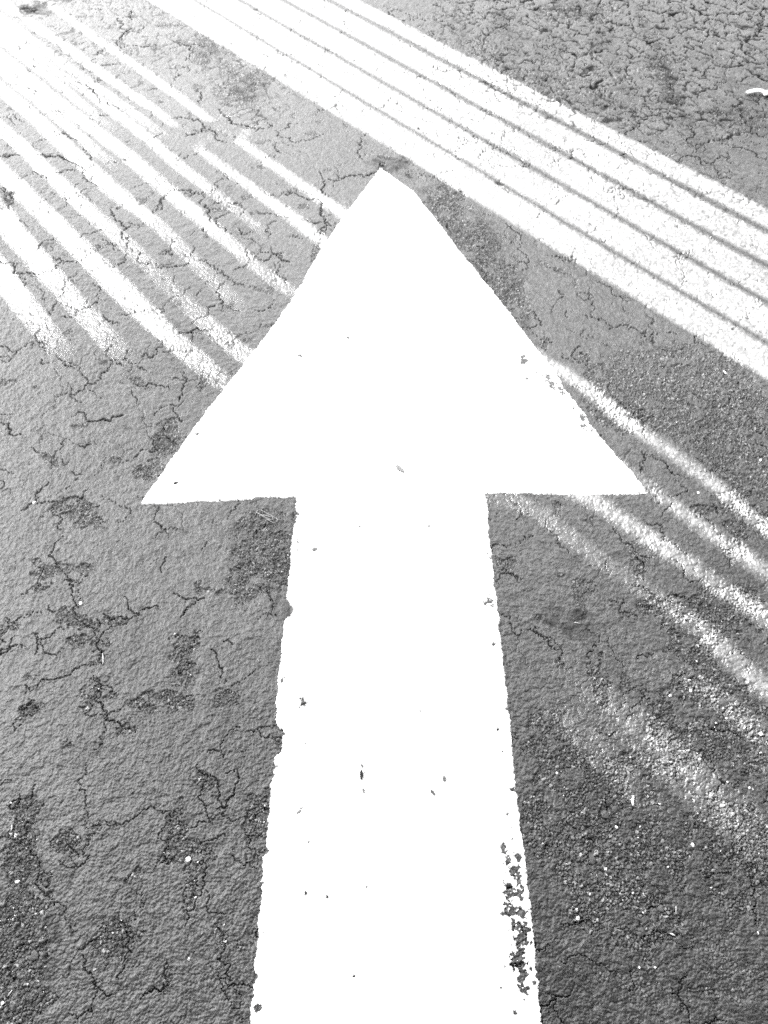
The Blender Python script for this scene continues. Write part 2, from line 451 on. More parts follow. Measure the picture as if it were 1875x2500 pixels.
Z = np.zeros(X.shape, np.float32); Z[ni] = Hh
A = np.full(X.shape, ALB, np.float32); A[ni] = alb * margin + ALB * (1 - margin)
RV = np.zeros(X.shape, np.float32); RV[ni] = edge_r * margin
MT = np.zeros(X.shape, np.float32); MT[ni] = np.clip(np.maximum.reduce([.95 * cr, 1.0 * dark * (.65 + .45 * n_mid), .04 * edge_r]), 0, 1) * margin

# ------------------------------------------------------------------ helpers for objects
def link_mesh(name, verts, faces, mats, parent=None, smooth=False, loc=None):
    me = bpy.data.meshes.new(name); me.from_pydata([tuple(v) for v in verts], [], faces); me.update()
    for m in (mats if isinstance(mats, (list, tuple)) else [mats]): me.materials.append(m)
    if smooth: me.polygons.foreach_set('use_smooth', [True] * len(me.polygons))
    o = bpy.data.objects.new(name, me); C.objects.link(o)
    if parent: o.parent = parent
    if loc is not None: o.location = loc
    return o
def grid_mesh(name, vx, vy, vz, quads, mat, attrs):
    me = bpy.data.meshes.new(name)
    n = len(vx); co = np.empty((n, 3), np.float32); co[:, 0] = vx; co[:, 1] = vy; co[:, 2] = vz
    me.vertices.add(n); me.vertices.foreach_set('co', co.ravel())
    m = len(quads); me.loops.add(m * 4); me.loops.foreach_set('vertex_index', quads.astype(np.int32).ravel())
    me.polygons.add(m); me.polygons.foreach_set('loop_start', np.arange(0, m * 4, 4, dtype=np.int32))
    me.polygons.foreach_set('loop_total', np.full(m, 4, np.int32))
    me.polygons.foreach_set('use_smooth', np.ones(m, bool))
    me.update(calc_edges=True)
    for k, v in attrs.items():
        a = me.attributes.new(k, 'FLOAT', 'POINT'); a.data.foreach_set('value', v.astype(np.float32))
    me.materials.append(mat)
    o = bpy.data.objects.new(name, me); C.objects.link(o)
    return o
def tag(o, label=None, cat=None, group=None, kind=None):
    if label: o['label'] = label
    if cat: o['category'] = cat
    if group: o['group'] = group
    if kind: o['kind'] = kind
    return o

# ------------------------------------------------------------------ materials
def new_mat(name):
    m = bpy.data.materials.new(name); m.use_nodes = True
    nt = m.node_tree; b = nt.nodes['Principled BSDF']; return m, nt, b
def N(nt, t, **k):
    n = nt.nodes.new(t)
    for a, v in k.items(): setattr(n, a, v)
    return n
def grey_mat(name, v, rough=.6, var=.25, scale=60, bump=0.0, metal=0.0, spec=.5):
    m, nt, b = new_mat(name)
    tc = N(nt, 'ShaderNodeTexCoord'); no = N(nt, 'ShaderNodeTexNoise'); no.inputs['Scale'].default_value = scale
    no.inputs['Detail'].default_value = 4
    nt.links.new(tc.outputs['Object'], no.inputs['Vector'])
    mr = N(nt, 'ShaderNodeMapRange'); mr.inputs['From Min'].default_value = .3; mr.inputs['From Max'].default_value = .7
    mr.inputs['To Min'].default_value = v * (1 - var); mr.inputs['To Max'].default_value = v * (1 + var)
    nt.links.new(no.outputs['Fac'], mr.inputs['Value'])
    cc = N(nt, 'ShaderNodeCombineColor')
    for k in range(3): nt.links.new(mr.outputs[0], cc.inputs[k])
    nt.links.new(cc.outputs[0], b.inputs['Base Color'])
    b.inputs['Roughness'].default_value = rough; b.inputs['Metallic'].default_value = metal
    b.inputs['Specular IOR Level'].default_value = spec
    if bump:
        bu = N(nt, 'ShaderNodeBump'); bu.inputs['Distance'].default_value = bump; bu.inputs['Strength'].default_value = .8
        nt.links.new(no.outputs['Fac'], bu.inputs['Height']); nt.links.new(bu.outputs[0], b.inputs['Normal'])
    return m

def asphalt_mat():
    m, nt, b = new_mat('asphalt')
    at = N(nt, 'ShaderNodeAttribute', attribute_name='albedo'); rv = N(nt, 'ShaderNodeAttribute', attribute_name='ravel')
    geo = N(nt, 'ShaderNodeNewGeometry')
    n1 = N(nt, 'ShaderNodeTexNoise'); n1.inputs['Scale'].default_value = 260; n1.inputs['Detail'].default_value = 4; n1.inputs['Roughness'].default_value = .7
    n2 = N(nt, 'ShaderNodeTexNoise'); n2.inputs['Scale'].default_value = 3.2; n2.inputs['Detail'].default_value = 6
    for n in (n1, n2): nt.links.new(geo.outputs['Position'], n.inputs['Vector'])
    mr = N(nt, 'ShaderNodeMapRange'); mr.inputs['From Min'].default_value = .3; mr.inputs['From Max'].default_value = .7
    mr.inputs['To Min'].default_value = .72; mr.inputs['To Max'].default_value = 1.28
    nt.links.new(n1.outputs['Fac'], mr.inputs['Value'])
    mr2 = N(nt, 'ShaderNodeMapRange'); mr2.inputs['From Min'].default_value = .3; mr2.inputs['From Max'].default_value = .7
    mr2.inputs['To Min'].default_value = .85; mr2.inputs['To Max'].default_value = 1.15
    nt.links.new(n2.outputs['Fac'], mr2.inputs['Value'])
    mu = N(nt, 'ShaderNodeMath', operation='MULTIPLY'); mu2 = N(nt, 'ShaderNodeMath', operation='MULTIPLY')
    nt.links.new(at.outputs['Fac'], mu.inputs[0]); nt.links.new(mr.outputs[0], mu.inputs[1])
    nt.links.new(mu.outputs[0], mu2.inputs[0]); nt.links.new(mr2.outputs[0], mu2.inputs[1])
    cc = N(nt, 'ShaderNodeCombineColor')
    for k in range(3): nt.links.new(mu2.outputs[0], cc.inputs[k])
    nt.links.new(cc.outputs[0], b.inputs['Base Color'])
    rr = N(nt, 'ShaderNodeMapRange'); rr.inputs['To Min'].default_value = .34; rr.inputs['To Max'].default_value = .48
    nt.links.new(rv.outputs['Fac'], rr.inputs['Value']); nt.links.new(rr.outputs[0], b.inputs['Roughness'])
    b.inputs['Specular IOR Level'].default_value = .65
    bu = N(nt, 'ShaderNodeBump'); bu.inputs['Distance'].default_value = .0009; bu.inputs['Strength'].default_value = .9
    nt.links.new(n1.outputs['Fac'], bu.inputs['Height']); nt.links.new(bu.outputs[0], b.inputs['Normal'])
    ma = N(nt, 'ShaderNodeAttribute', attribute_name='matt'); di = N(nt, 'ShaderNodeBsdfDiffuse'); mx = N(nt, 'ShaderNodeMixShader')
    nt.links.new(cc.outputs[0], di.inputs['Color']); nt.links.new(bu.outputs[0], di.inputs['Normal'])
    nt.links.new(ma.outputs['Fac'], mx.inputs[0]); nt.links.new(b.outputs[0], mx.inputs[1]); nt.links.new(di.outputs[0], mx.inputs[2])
    nt.links.new(mx.outputs[0], nt.nodes['Material Output'].inputs['Surface'])
    return m
M_ASPH = asphalt_mat()
M_PAINT = grey_mat('road_paint', .88, .5, .02, 180, .0001)
M_BOARD = grey_mat('weathered_board', .16, .8, .3, 9, .002)
def sheet_mat():
    m, nt, b = new_mat('translucent_sheet')
    tr = N(nt, 'ShaderNodeBsdfTranslucent'); di = N(nt, 'ShaderNodeBsdfDiffuse'); ad = N(nt, 'ShaderNodeAddShader')
    tc = N(nt, 'ShaderNodeTexCoord'); no = N(nt, 'ShaderNodeTexNoise'); no.inputs['Scale'].default_value = 2; no.inputs['Detail'].default_value = 4
    nt.links.new(tc.outputs['Object'], no.inputs['Vector'])
    mr = N(nt, 'ShaderNodeMapRange'); mr.inputs['From Min'].default_value = .3; mr.inputs['From Max'].default_value = .7
    mr.inputs['To Min'].default_value = TRANS * .8; mr.inputs['To Max'].default_value = TRANS * 1.2
    nt.links.new(no.outputs['Fac'], mr.inputs['Value'])
    cc = N(nt, 'ShaderNodeCombineColor')
    for k in range(3): nt.links.new(mr.outputs[0], cc.inputs[k])
    nt.links.new(cc.outputs[0], tr.inputs['Color']); di.inputs['Color'].default_value = (.35, .35, .35, 1)
    nt.links.new(tr.outputs[0], ad.inputs[0]); nt.links.new(di.outputs[0], ad.inputs[1])
    nt.links.new(ad.outputs[0], nt.nodes['Material Output'].inputs['Surface']); return m
TRANS = .30  # added cloth glows from the sun behind it, brightening the ground at left
M_SHEET = sheet_mat()
M_POST = grey_mat('galvanised_post', .35, .45, .1, 12, .0, .6)

# ------------------------------------------------------------------ ground object
ii = (np.arange(NY - 1)[:, None] * NX + np.arange(NX - 1)[None, :]).ravel()
quads = np.stack([ii, ii + 1, ii + NX + 1, ii + NX], 1)
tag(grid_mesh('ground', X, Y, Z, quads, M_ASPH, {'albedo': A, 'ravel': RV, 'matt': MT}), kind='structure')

def ground_z(px_, py_):
    j = int(np.clip(np.searchsorted(rows, py_), 1, NY - 1)); i = int(np.clip(np.searchsorted(us, px_ / Zr[j]), 1, NX - 1))
    return float(Z.reshape(NY, NX)[j - 1:j + 1, i - 1:i + 1].max())

# ------------------------------------------------------------------ painted arrow
ARROW = [(929, 410), (905, 442), (850, 514), (780, 616), (709, 735), (650, 818), (584, 904), (488, 1023), (420, 1120), (339, 1232),
 (450, 1227), (560, 1223), (640, 1216), (723, 1214), (722, 1231), (727, 1253), (720, 1282), (710, 1338), (705, 1412), (700, 1463), (707, 1473), (716, 1490), (709, 1504), (696, 1512),
 (691, 1537), (686, 1590), (680, 1650), (673, 1748), (677, 1772), (688, 1782), (687, 1834), (672, 1852), (661, 1930), (651, 2050), (658, 2079), (646, 2092), (640, 2138),
 (632, 2274), (621, 2382), (610, 2500), (602, 2600), (1333, 2600), (1323, 2500), (1309, 2362), (1298, 2246), (1287, 2140), (1274, 2040), (1258, 1914),
 (1248, 1782), (1232, 1650), (1221, 1547), (1210, 1445), (1196, 1328), (1190, 1230), (1185, 1206), (1212, 1204), (1334, 1207), (1450, 1208), (1548, 1209), (1577, 1204),
 (1567, 1183), (1506, 1113), (1455, 1052), (1427, 1010), (1380, 950), (1350, 898), (1310, 852), (1288, 823), (1217, 729), (1159, 658), (1117, 605), (1059, 529), (1006, 464), (982, 450)]
poly = np.array([G(*p) for p in ARROW])
for i_, p_ in enumerate(ARROW):
    if p_[1] == 2600: poly[i_] = (poly[i_][0], -.44)          # the shaft runs on below the frame
bb0 = poly.min(0) - .03; bb1 = poly.max(0) + .03
sel = (X > bb0[0]) & (X < bb1[0]) & (Y > bb0[1]) & (Y < bb1[1])
si = np.nonzero(sel)[0]; sx, sy = X[si], Y[si]
dmin = np.full(sx.shape, 9.0); inside = np.zeros(sx.shape, bool)
for a, b in zip(poly, np.roll(poly, -1, 0)):
    dx, dy = b - a; L = dx * dx + dy * dy
    t = np.clip(((sx - a[0]) * dx + (sy - a[1]) * dy) / L, 0, 1)
    dmin = np.minimum(dmin, np.hypot(sx - a[0] - t * dx, sy - a[1] - t * dy))
    c = (a[1] > sy) != (b[1] > sy)
    inside ^= c & (sx < (b[0] - a[0]) * (sy - a[1]) / (b[1] - a[1] + 1e-12) + a[0])
sdf = np.where(inside, dmin, -dmin)
fine = noise(sx, sy, .006, 33) + .6 * noise(sx, sy, .0026, 34)
edge = .0019 * fine + .0026 * fbm(sx, sy, .03, 2, 35)
field = np.minimum(sdf, .02) + edge * sst(.012, .003, dmin)
field = field - .0065 * sst(.50, .95, noise(sx, sy, .022, 51) + .5 * noise(sx, sy, .007, 52)) * sst(.016, .004, dmin)
# right-hand rim of the head and shaft is more broken
WEAR = [('r6', 480, 900, 22), ('r6', 485, 1000, 34), ('r6', 475, 1090, 32), ('r6', 500, 1150, 30), ('r6', 520, 1205, 28), ('r6', 515, 1262, 28), ('r6', 505, 1330, 32),
 ('r6', 520, 1390, 22), ('r6', 528, 1450, 20), ('r6', 530, 1500, 12), ('r6', 440, 800, 14), ('r6', 505, 935, 20), ('r6', 478, 530, 13), ('r6', 562, 1360, 12), ('r6', 578, 1420, 9),
 ('r6', 520, 1100, 22), ('r6', 460, 860, 14), ('r6', 430, 350, 8), ('r6', 408, 250, 9), ('r6', 540, 1290, 12), ('r6', 500, 1560, 12), ('r6', 490, 1590, 7), ('r6', 480, 760, 9),
 ('r6', 470, 700, 8), ('r6', 455, 640, 7), ('r6', 500, 840, 14), ('r6', 468, 980, 18), ('r6', 430, 590, 5), ('r6', 535, 1180, 16),
 ('r4', 385, 172, 20), ('r4', 455, 232, 12), ('r4', 505, 262, 16), ('r4', 540, 300, 16), ('r4', 575, 320, 13), ('r4', 600, 350, 12), ('r4', 645, 425, 10), ('r4', 690, 470, 15),
 ('r4', 698, 525, 13), ('r4', 735, 500, 13), ('r4', 745, 545, 10), ('r4', 400, 265, 8), ('r4', 297, 428, 8), ('r4', 447, 562, 10), ('r4', 255, 408, 5), ('r4', 195, 145, 5), ('r4', 940, 790, 8),
 ('r4', 170, 1070, 5), ('r4', 208, 1435, 22), ('r4', 232, 1660, 11), ('r4', 225, 1705, 9), ('r4', 215, 1550, 6), ('r4', 210, 1490, 5), ('r4', 205, 1185, 12), ('r4', 900, 725, 6),
 ('r3', 850, 455, 12), ('r3', 1285, 925, 10), ('r3', 1282, 968, 9), ('r3', 1300, 120, 9), ('r3', 1355, 960, 9), ('r3', 1090, 270, 3), ('r3', 1550, 858, 4),
 ('r5', 1270, 25, 12), ('r5', 1365, 125, 16), ('r5', 1378, 305, 4), ('r5', 1350, 610, 12), ('r5', 1390, 748, 4), ('r5', 1378, 978, 4), ('r5', 1475, 998, 7), ('r5', 1650, 955, 6), ('r5', 1170, 1490, 14),
 ('r5', 1187, 1155, 7), ('r5', 1595, 1355, 7), ('r5', 1630, 445, 10), ('r5', 1630, 410, 6), ('r5', 1635, 520, 9), ('t3', 1095, 1550, 12), ('t3', 1495, 1415, 5), ('t3', 1340, 715, 6), ('t3', 1450, 530, 6)]
er = fbm(sx, sy, .012, 2, 36) + .75 * noise(sx, sy, .0045, 38) + .3 * noise(sx, sy, .0022, 39)
for tl, a, b, r in WEAR:
    px, py = tp(tl, (a, b)); rp = r * T[tl][2]; cx, cy = G(px, py); sa, sb = scale_at(px, py)
    rm = rp * sa
    d = np.hypot(sx - cx, (sy - cy) * sa / sb * 1.0)
    m = d < rm * 2.2
    v = (d[m] / rm - 1.0 + 1.15 * er[m]) * .006
    if r < 13: v = v + .0034
    field[m] = np.minimum(field[m], v)
m = blobs([(1, 1, 1, 1, 0)])  # keeps the noise table warm
# thin strip of paint remains on the very rim of the worn edge
k = sst(-.0006, .0010, field)
Hg = Z[si]; zs = np.zeros(X.shape, np.float32); zs[ni] = Hs; hs = zs[si]
film = np.maximum(hs + .0024 + .00018 * noise(sx, sy, .012, 37), Hg * .12 + hs * .88 + .0020)
film = np.maximum(film, Hg + .0002)
pz = (Hg - .0012) * (1 - k) + film * k
inv = np.full(X.shape, -1, np.int64)
keepv = k > 0
kk = np.zeros(X.shape, bool); kk[si] = keepv
selm = np.zeros(X.shape, bool); selm[si] = True
q = quads[(kk[quads].any(1)) & selm[quads].all(1)]
used = np.unique(q); inv[used] = np.arange(len(used))
PZ = np.zeros(X.shape, np.float32); PZ[si] = pz
DI = np.zeros(X.shape, np.float32)
DI[si] = np.clip(sst(.035, .0, dmin) * .5 * (noise(sx, sy, .02, 44) > .2), 0, 1)
arrow = grid_mesh('painted_arrow', X[used], Y[used], PZ[used], inv[q], M_PAINT, {'dirt': DI[used]})
tag(arrow, 'large white painted arrow pointing straight ahead on the cracked asphalt, chipped along its right edge', 'arrow marking')
# its origin at the middle of the mark
cxy = Vector((*(poly.mean(0)), 0)); arrow.data.transform(Matrix.Translation(-cxy)); arrow.location = cxy

# ------------------------------------------------------------------ unseen slatted canopy, added and shaped to cast the light bands
def st_of(px, py):
    g = np.array(G(px, py)); return float(g @ NV), float(g @ DV)
def band(pts):
    """opening traced by its two rims: list of (px, y_low_edge, y_high_edge)"""
    out = []
    for px, y0, y1 in pts:
        s0, t0 = st_of(px, y0); s1, t1 = st_of(px, y1); out.append(((t0 + t1) / 2, (s0 + s1) / 2, abs(s1 - s0)))
    return sorted(out)
def lerp_pts(pts, tq, ext=True):
    t = [p[0] for p in pts]
    c = np.interp(tq, t, [p[1] for p in pts])
    w = np.interp(tq, t, [p[2] for p in pts])
    if not ext: w = np.where((tq < t[0]) | (tq > t[-1]), 0, w)
    return c, w
# the wide window: rims and bars as straight lines across the photograph (x, y at left, slope)
def line(xa, ya, xb, yb): return lambda px: ya + (yb - ya) / (xb - xa) * (px - xa)
rim_hi = line(900, 15, 1875, 512); rim_lo = line(900, 327, 1875, 925)
bars = [line(900, 52, 1875, 565), line(900, 114, 1875, 650), line(900, 181, 1875, 740), line(900, 255, 1875, 840)]
edges_ = [rim_hi] + bars + [rim_lo]
openings = []
for a in range(5):
    pts = []
    for px in (200, 900, 1875, 2500):
        ya, yb = edges_[a](px), edges_[a + 1](px)
        ha = 0 if a == 0 else 8.0 + (px - 900) / 975 * 1.6; hb = 0 if a == 4 else 8.0 + (px - 900) / 975 * 1.6
        pts.append((px, ya + ha, yb - hb))
    openings.append((band(pts), True))
def streak(*pts, ext=False, k=1.0):
    """(px, py, vertical px) along a band's middle"""
    out = []
    for px, py, w in pts:
        w = w * ((.36 if px < 260 else .45) if px < 700 else .62 if px < 1350 else .74 if py < 1480 else .76)
        s0, t0 = st_of(px, py - w / 2); s1, t1 = st_of(px, py + w / 2)
        out.append(((t0 + t1) / 2, (s0 + s1) / 2, abs(s1 - s0)))
    openings.append((sorted(out), ext))
streak((-100, -150, 36), (106, 0, 30), (212, 77, 28), (313, 149, 30), (395, 205, 30), (521, 300, 22), (530, 307, 0), (562, 327, 0), (572, 334, 20), (640, 384, 30), (844, 527, 38), (1000, 640, 30), (1300, 860, 30),
       (1429, 943, 30), (1515, 1015, 34), (1572, 1060, 30), (1643, 1106, 24), (1706, 1155, 30), (1772, 1203, 34), (1829, 1258, 30), (1900, 1310, 26), ext=True)
streak((-100, -70, 60), (0, 0, 50), (80, 60, 40), (169, 120, 34), (241, 174, 32), (337, 241, 28), (395, 280, 24), (425, 308, 10), (440, 320, 0), (465, 345, 0), (493, 370, 18), (569, 424, 30), (641, 478, 34), (701, 520, 34), (777, 581, 30), (1000, 750, 20), (1400, 1050, 10), (1600, 1200, 12), (1643, 1235, 20), (1715, 1286, 34), (1744, 1309, 36), (1786, 1338, 38), (1844, 1375, 44), (1900, 1420, 44), ext=True)
streak((-60, -5, 24), (50, 78, 22), (145, 149, 22), (217, 200, 20), (313, 266, 18), (362, 303, 14), (410, 340, 0))
streak((-60, 25, 30), (24, 85, 26), (84, 130, 20), (145, 180, 22), (217, 226, 24), (277, 272, 28), (337, 318, 30), (395, 366, 30), (430, 400, 30), (505, 457, 26), (525, 472, 14), (581, 514, 10), (617, 545, 8), (660, 575, 0))
streak((-60, 50, 30), (24, 112, 26), (96, 169, 24), (169, 228, 20), (205, 258, 14), (253, 300, 6), (280, 320, 0))
streak((-60, 88, 50), (12, 147, 48), (84, 205, 46), (169, 270, 44), (241, 325, 42), (313, 380, 42), (363, 425, 44), (409, 465, 46), (460, 508, 44), (520, 559, 38), (581, 611, 24), (611, 640, 14), (626, 652, 12), (701, 705, 12), (740, 730, 0))
streak((-60, 125, 30), (19, 185, 26), (84, 238, 24), (145, 289, 22), (205, 342, 20), (241, 376, 14), (290, 412, 0))
streak((-60, 165, 46), (5, 220, 46), (72, 274, 46), (121, 321, 46), (181, 376, 50), (217, 412, 50), (265, 453, 48), (301, 485, 40), (338, 512, 28), (368, 535, 18), (418, 581, 14), (475, 638, 10), (555, 720, 8), (600, 760, 0))
streak((-60, 262, 30), (0, 313, 34), (60, 362, 36), (108, 412, 38), (157, 458, 38), (205, 503, 36), (241, 537, 28), (300, 588, 16), (350, 635, 8), (480, 770, 12), (540, 820, 22), (600, 870, 20), (900, 1100, 8), (1130, 1080, 0)) if False else \
streak((-60, 262, 30), (0, 313, 34), (60, 362, 36), (108, 412, 38), (157, 458, 38), (205, 503, 36), (241, 537, 28), (300, 588, 16), (350, 635, 8), (420, 705, 6), (480, 765, 12), (540, 820, 26), (600, 870, 26), (900, 1020, 16), (1200, 1110, 12), (1457, 1223, 38), (1515, 1268, 34), (1572, 1305, 32), (1643, 1350, 36), (1715, 1401, 28), (1768, 1440, 30), (1847, 1491, 34), (1920, 1540, 34), ext=True)
streak((-60, 360, 46), (7, 424, 50), (48, 462, 54), (96, 509, 56), (145, 557, 56), (193, 605, 58), (241, 653, 60), (289, 701, 60), (338, 748, 56), (374, 782, 46), (422, 830, 30), (482, 880, 26), (540, 930, 14), (900, 1130, 8), (1287, 1230, 12), (1390, 1310, 14), (1500, 1395, 8), (1640, 1480, 10), (1706, 1530, 24), (1752, 1569, 30), (1842, 1660, 34), (1910, 1710, 44), ext=True)
streak((-60, 450, 60), (12, 535, 66), (36, 572, 66), (84, 622, 60), (108, 656, 50), (145, 697, 34), (193, 750, 26), (260, 825, 12), (310, 880, 0))
streak((-60, 590, 50), (7, 672, 48), (36, 715, 46), (72, 762, 34), (120, 820, 14), (165, 875, 0))
streak((1330, 1600, 0), (1480, 1700, 6), (1560, 1765, 14), (1633, 1822, 20), (1686, 1868, 20), (1765, 1940, 16), (1830, 2000, 8), (1900, 2060, 0))
streak((1400, 1680, 0), (1500, 1760, 8), (1600, 1850, 18), (1686, 1925, 20), (1765, 2000, 15), (1830, 2060, 8), (1900, 2120, 0))
streak((1600, 1600, 0), (1700, 1665, 8), (1800, 1745, 16), (1860, 1790, 14), (1910, 1830, 8))
streak((1330, 1710, 0), (1432, 1798, 12), (1480, 1850, 15), (1527, 1900, 12), (1620, 1990, 0))

TS = np.arange(-1.3, 4.9, .06)
rows_c = []
for pts, ext in openings:
    c, w = lerp_pts(pts, TS, ext); rows_c.append((c, w))
# traced middles wander, so keep the openings in order across the canopy
mean_s = []
cs = np.array([c for c, w in rows_c]); ws = np.array([w for c, w in rows_c])
act = ws > 1e-4
S_HI, S_LO = 3.7, -.85
TILT = -.52                                                     # the added canopy falls towards the right
def canopy_z(s): return 1.95 + min(3.8, 3.2 * max(0.0, 1.62 - s))
EL_T = math.tan(SUN_EL)
canopy = bpy.data.objects.new('added_canopy', None); C.objects.link(canopy)
tag(canopy, 'unseen cloth canopy added outside the frame, its gaps shaped to throw the bright bands', 'canopy')
def to_canopy(s, t):
    z = canopy_z(s); g = NV * s + DV * (t + z / EL_T); return (g[0], g[1], z)
# at every station the openings in view order: union of lit intervals -> boards between them
NG = len(openings)
order = np.array(list(range(17)) + [19, 17, 18, 20])   # from the far side of the light bands to the near side
# push inactive openings between their active neighbours
def lane(j):
    """monotone list of (upper, lower) rims from high s to low s at station j"""
    up = np.full(NG, np.nan); lo = np.full(NG, np.nan)
    for r, k in enumerate(order):
        if act[k, j]: up[r] = cs[k, j] + ws[k, j] / 2; lo[r] = cs[k, j] - ws[k, j] / 2
    a = [(r, up[r], lo[r]) for r in range(NG) if not math.isnan(up[r])]
    a.sort(key=lambda q: -q[1])
    for r in range(NG):
        if math.isnan(up[r]):
            prev = max([q for q in range(r) if not math.isnan(up[q])], default=None)
            nxt = min([q for q in range(r + 1, NG) if not math.isnan(up[q])], default=None)
            pv = lo[prev] if prev is not None else S_HI - .1
            nx = up[nxt] if nxt is not None else S_LO + .1
            i0 = (prev if prev is not None else -1) + 1; i1 = nxt if nxt is not None else NG
            tmp[(r, j)] = pv + (nx - pv) * (r - i0 + 1) / (i1 - i0 + 1)
    for r in range(NG):
        if math.isnan(up[r]): up[r] = lo[r] = tmp[(r, j)]
    for r in range(1, NG):                      # never crossing
        if up[r] > lo[r - 1]:
            mid = (up[r] + lo[r - 1]) / 2; up[r] = lo[r - 1] = mid
            lo[r] = min(lo[r], up[r])
    return up, lo
tmp = {}
UP = np.zeros((NG, len(TS))); LO = np.zeros((NG, len(TS)))
for j in range(len(TS)):
    UP[:, j], LO[:, j] = lane(j)
TH = .012
for b in range(NG + 1):
    hi = np.full(len(TS), S_HI) if b == 0 else LO[b - 1]
    lo = np.full(len(TS), S_LO) if b == NG else UP[b]
    v, f = [], []
    for j, t in enumerate(TS):
        h_, l_ = max(hi[j], lo[j]), lo[j]
        for s in (h_, l_): v.append(to_canopy(s, t))
    for j in range(len(TS) - 1):
        a = j * 2; c = a + 2
        f += [(a, a + 1, c + 1, c)]
    link_mesh('cloth_strip', v, f, M_SHEET, canopy)
def box_between(p, q, w, name, mat, parent):
    p, q = Vector(p), Vector(q); d = (q - p); L = d.length; bm = bmesh.new(); bmesh.ops.create_cube(bm, size=1)
    bmesh.ops.scale(bm, vec=(w, w, L), verts=bm.verts); bmesh.ops.bevel(bm, geom=bm.edges[:], offset=w * .06, segments=2, affect='EDGES')
    me = bpy.data.meshes.new(name); bm.to_mesh(me); bm.free(); me.materials.append(mat)
    o = bpy.data.objects.new(name, me); C.objects.link(o); o.parent = parent
    o.location = (p + q) / 2; o.rotation_mode = 'QUATERNION'; o.rotation_quaternion = d.to_track_quat('Z', 'Y'); return o
for t in (TS[0] + .08, TS[-1] - .08):
    a = Vector(to_canopy(S_HI, t)); b = Vector(to_canopy(S_LO, t)); k_ = Vector(to_canopy(1.62, t)); k2 = Vector(to_canopy(1.62 - 3.8 / 3.2, t)); up_ = Vector((0, 0, .085))
    box_between(a + up_, k_ + up_, .12, 'crossbeam', M_BOARD, canopy); box_between(k_ + up_, k2 + up_, .121, 'crossbeam', M_BOARD, canopy); box_between(k2 + up_, b + up_, .119, 'crossbeam', M_BOARD, canopy)
    for c in (a, b):
        box_between((c.x, c.y, -.05), (c.x, c.y, c.z + .02), .1, 'post', M_POST, canopy)

# ------------------------------------------------------------------ building wall added unseen right of the frame to block sky light
def wall_mesh(x0, x1, y0, y1, h):
    v, f = [], []
    def bx(a, b, c, d, e, g_):
        o = len(v); v.extend([(a, c, e), (b, c, e), (b, d, e), (a, d, e), (a, c, g_), (b, c, g_), (b, d, g_), (a, d, g_)])
        f.extend([(o, o+3, o+2, o+1), (o+4, o+5, o+6, o+7), (o, o+1, o+5, o+4), (o+1, o+2, o+6, o+5), (o+2, o+3, o+7, o+6), (o+3, o, o+4, o+7)])
    bx(x0, x1, y0, y1, -.1, h); bx(x0 - .05, x1 + .05, y0 - .05, y1 + .05, h + .002, h + .12)
    bx(x0 - .03, x0 - .002, y0, y1, -.1, .35)
    n = int((y1 - y0) / 1.8)
    for k in range(n): bx(x0 - .04, x0 - .003, y0 + 1.8 * k + .4, y0 + 1.8 * k + .55, .352, h - .003)
    return v, f
M_WALL = grey_mat('dark_render', .09, .85, .2, 5, .002)
v, f = wall_mesh(3.7, 4.0, -5.0, 5.6, 6.0)
blk = bpy.data.objects.new('blocker', None); C.objects.link(blk); blk.location = (3.7, 0, 0)
tag(blk, 'dark rendered building with porch roof, added out of view to darken the right side and the bottom', 'blocker')
link_mesh('wall', [(a - 3.7, b, c) for a, b, c in v], f, M_WALL, blk)
def slab(name, x0, x1, y0, y1, z0, z1, mat, par):
    v = [(a, b, c) for c in (z0, z1) for b in (y0, y1) for a in (x0, x1)]
    return link_mesh(name, v, [(0, 2, 3, 1), (4, 5, 7, 6), (0, 1, 5, 4), (1, 3, 7, 5), (3, 2, 6, 7), (2, 0, 4, 6)], mat, par)
slab('blocker_roof', -5.6, -.055, -4.5, .66, 2.2, 2.35, M_WALL, blk)  # added roof over the camera, cuts sky light on the nearest ground
for yy in (-4.3, -1.6): slab('post', -5.4, -5.28, yy - .06, yy + .06, -.05, 2.198, M_POST, blk)

# ------------------------------------------------------------------ small things lying about
M_STEEL = grey_mat('steel_wire', .30, .35, .1, 300, 0, .9)
M_WHITE = grey_mat('white_stone', .78, .6, .12, 300, .0003)
M_PLAST = grey_mat('white_plastic', .85, .4, .03, 200)
M_STONE = grey_mat('pale_stone', .085, .7, .3, 250, .0004)
M_STRAW = grey_mat('dry_straw', .5, .6, .2, 300)
M_HUSK = grey_mat('dry_husk', .10, .7, .4, 500, .0004)
M_DARK = grey_mat('dark_crumb', .02, .7, .4, 500, .0004)

def tube_mesh(pts, rad, sides=8, rads=None):
    """round wire along a list of points"""
    v, f = [], []
    pts = [Vector(p) for p in pts]; n = len(pts)
    up = Vector((0, 0, 1))
    for i, p in enumerate(pts):
        d = (pts[min(i + 1, n - 1)] - pts[max(i - 1, 0)]).normalized()
        s = d.cross(up)
        s = s.normalized() if s.length > 1e-6 else Vector((1, 0, 0)); u = s.cross(d)
        r = rads[i] if rads else rad
        r = (r, r) if not isinstance(r, tuple) else r
        for k in range(sides):
            a = 2 * math.pi * k / sides; v.append(p + s * math.cos(a) * r[0] + u * math.sin(a) * r[1])
    for i in range(n - 1):
        for k in range(sides):
            a = i * sides + k; b = i * sides + (k + 1) % sides; f.append((a, b, b + sides, a + sides))
    f.append(tuple(range(sides - 1, -1, -1))); f.append(tuple(range((n - 1) * sides, n * sides)))
    return v, f

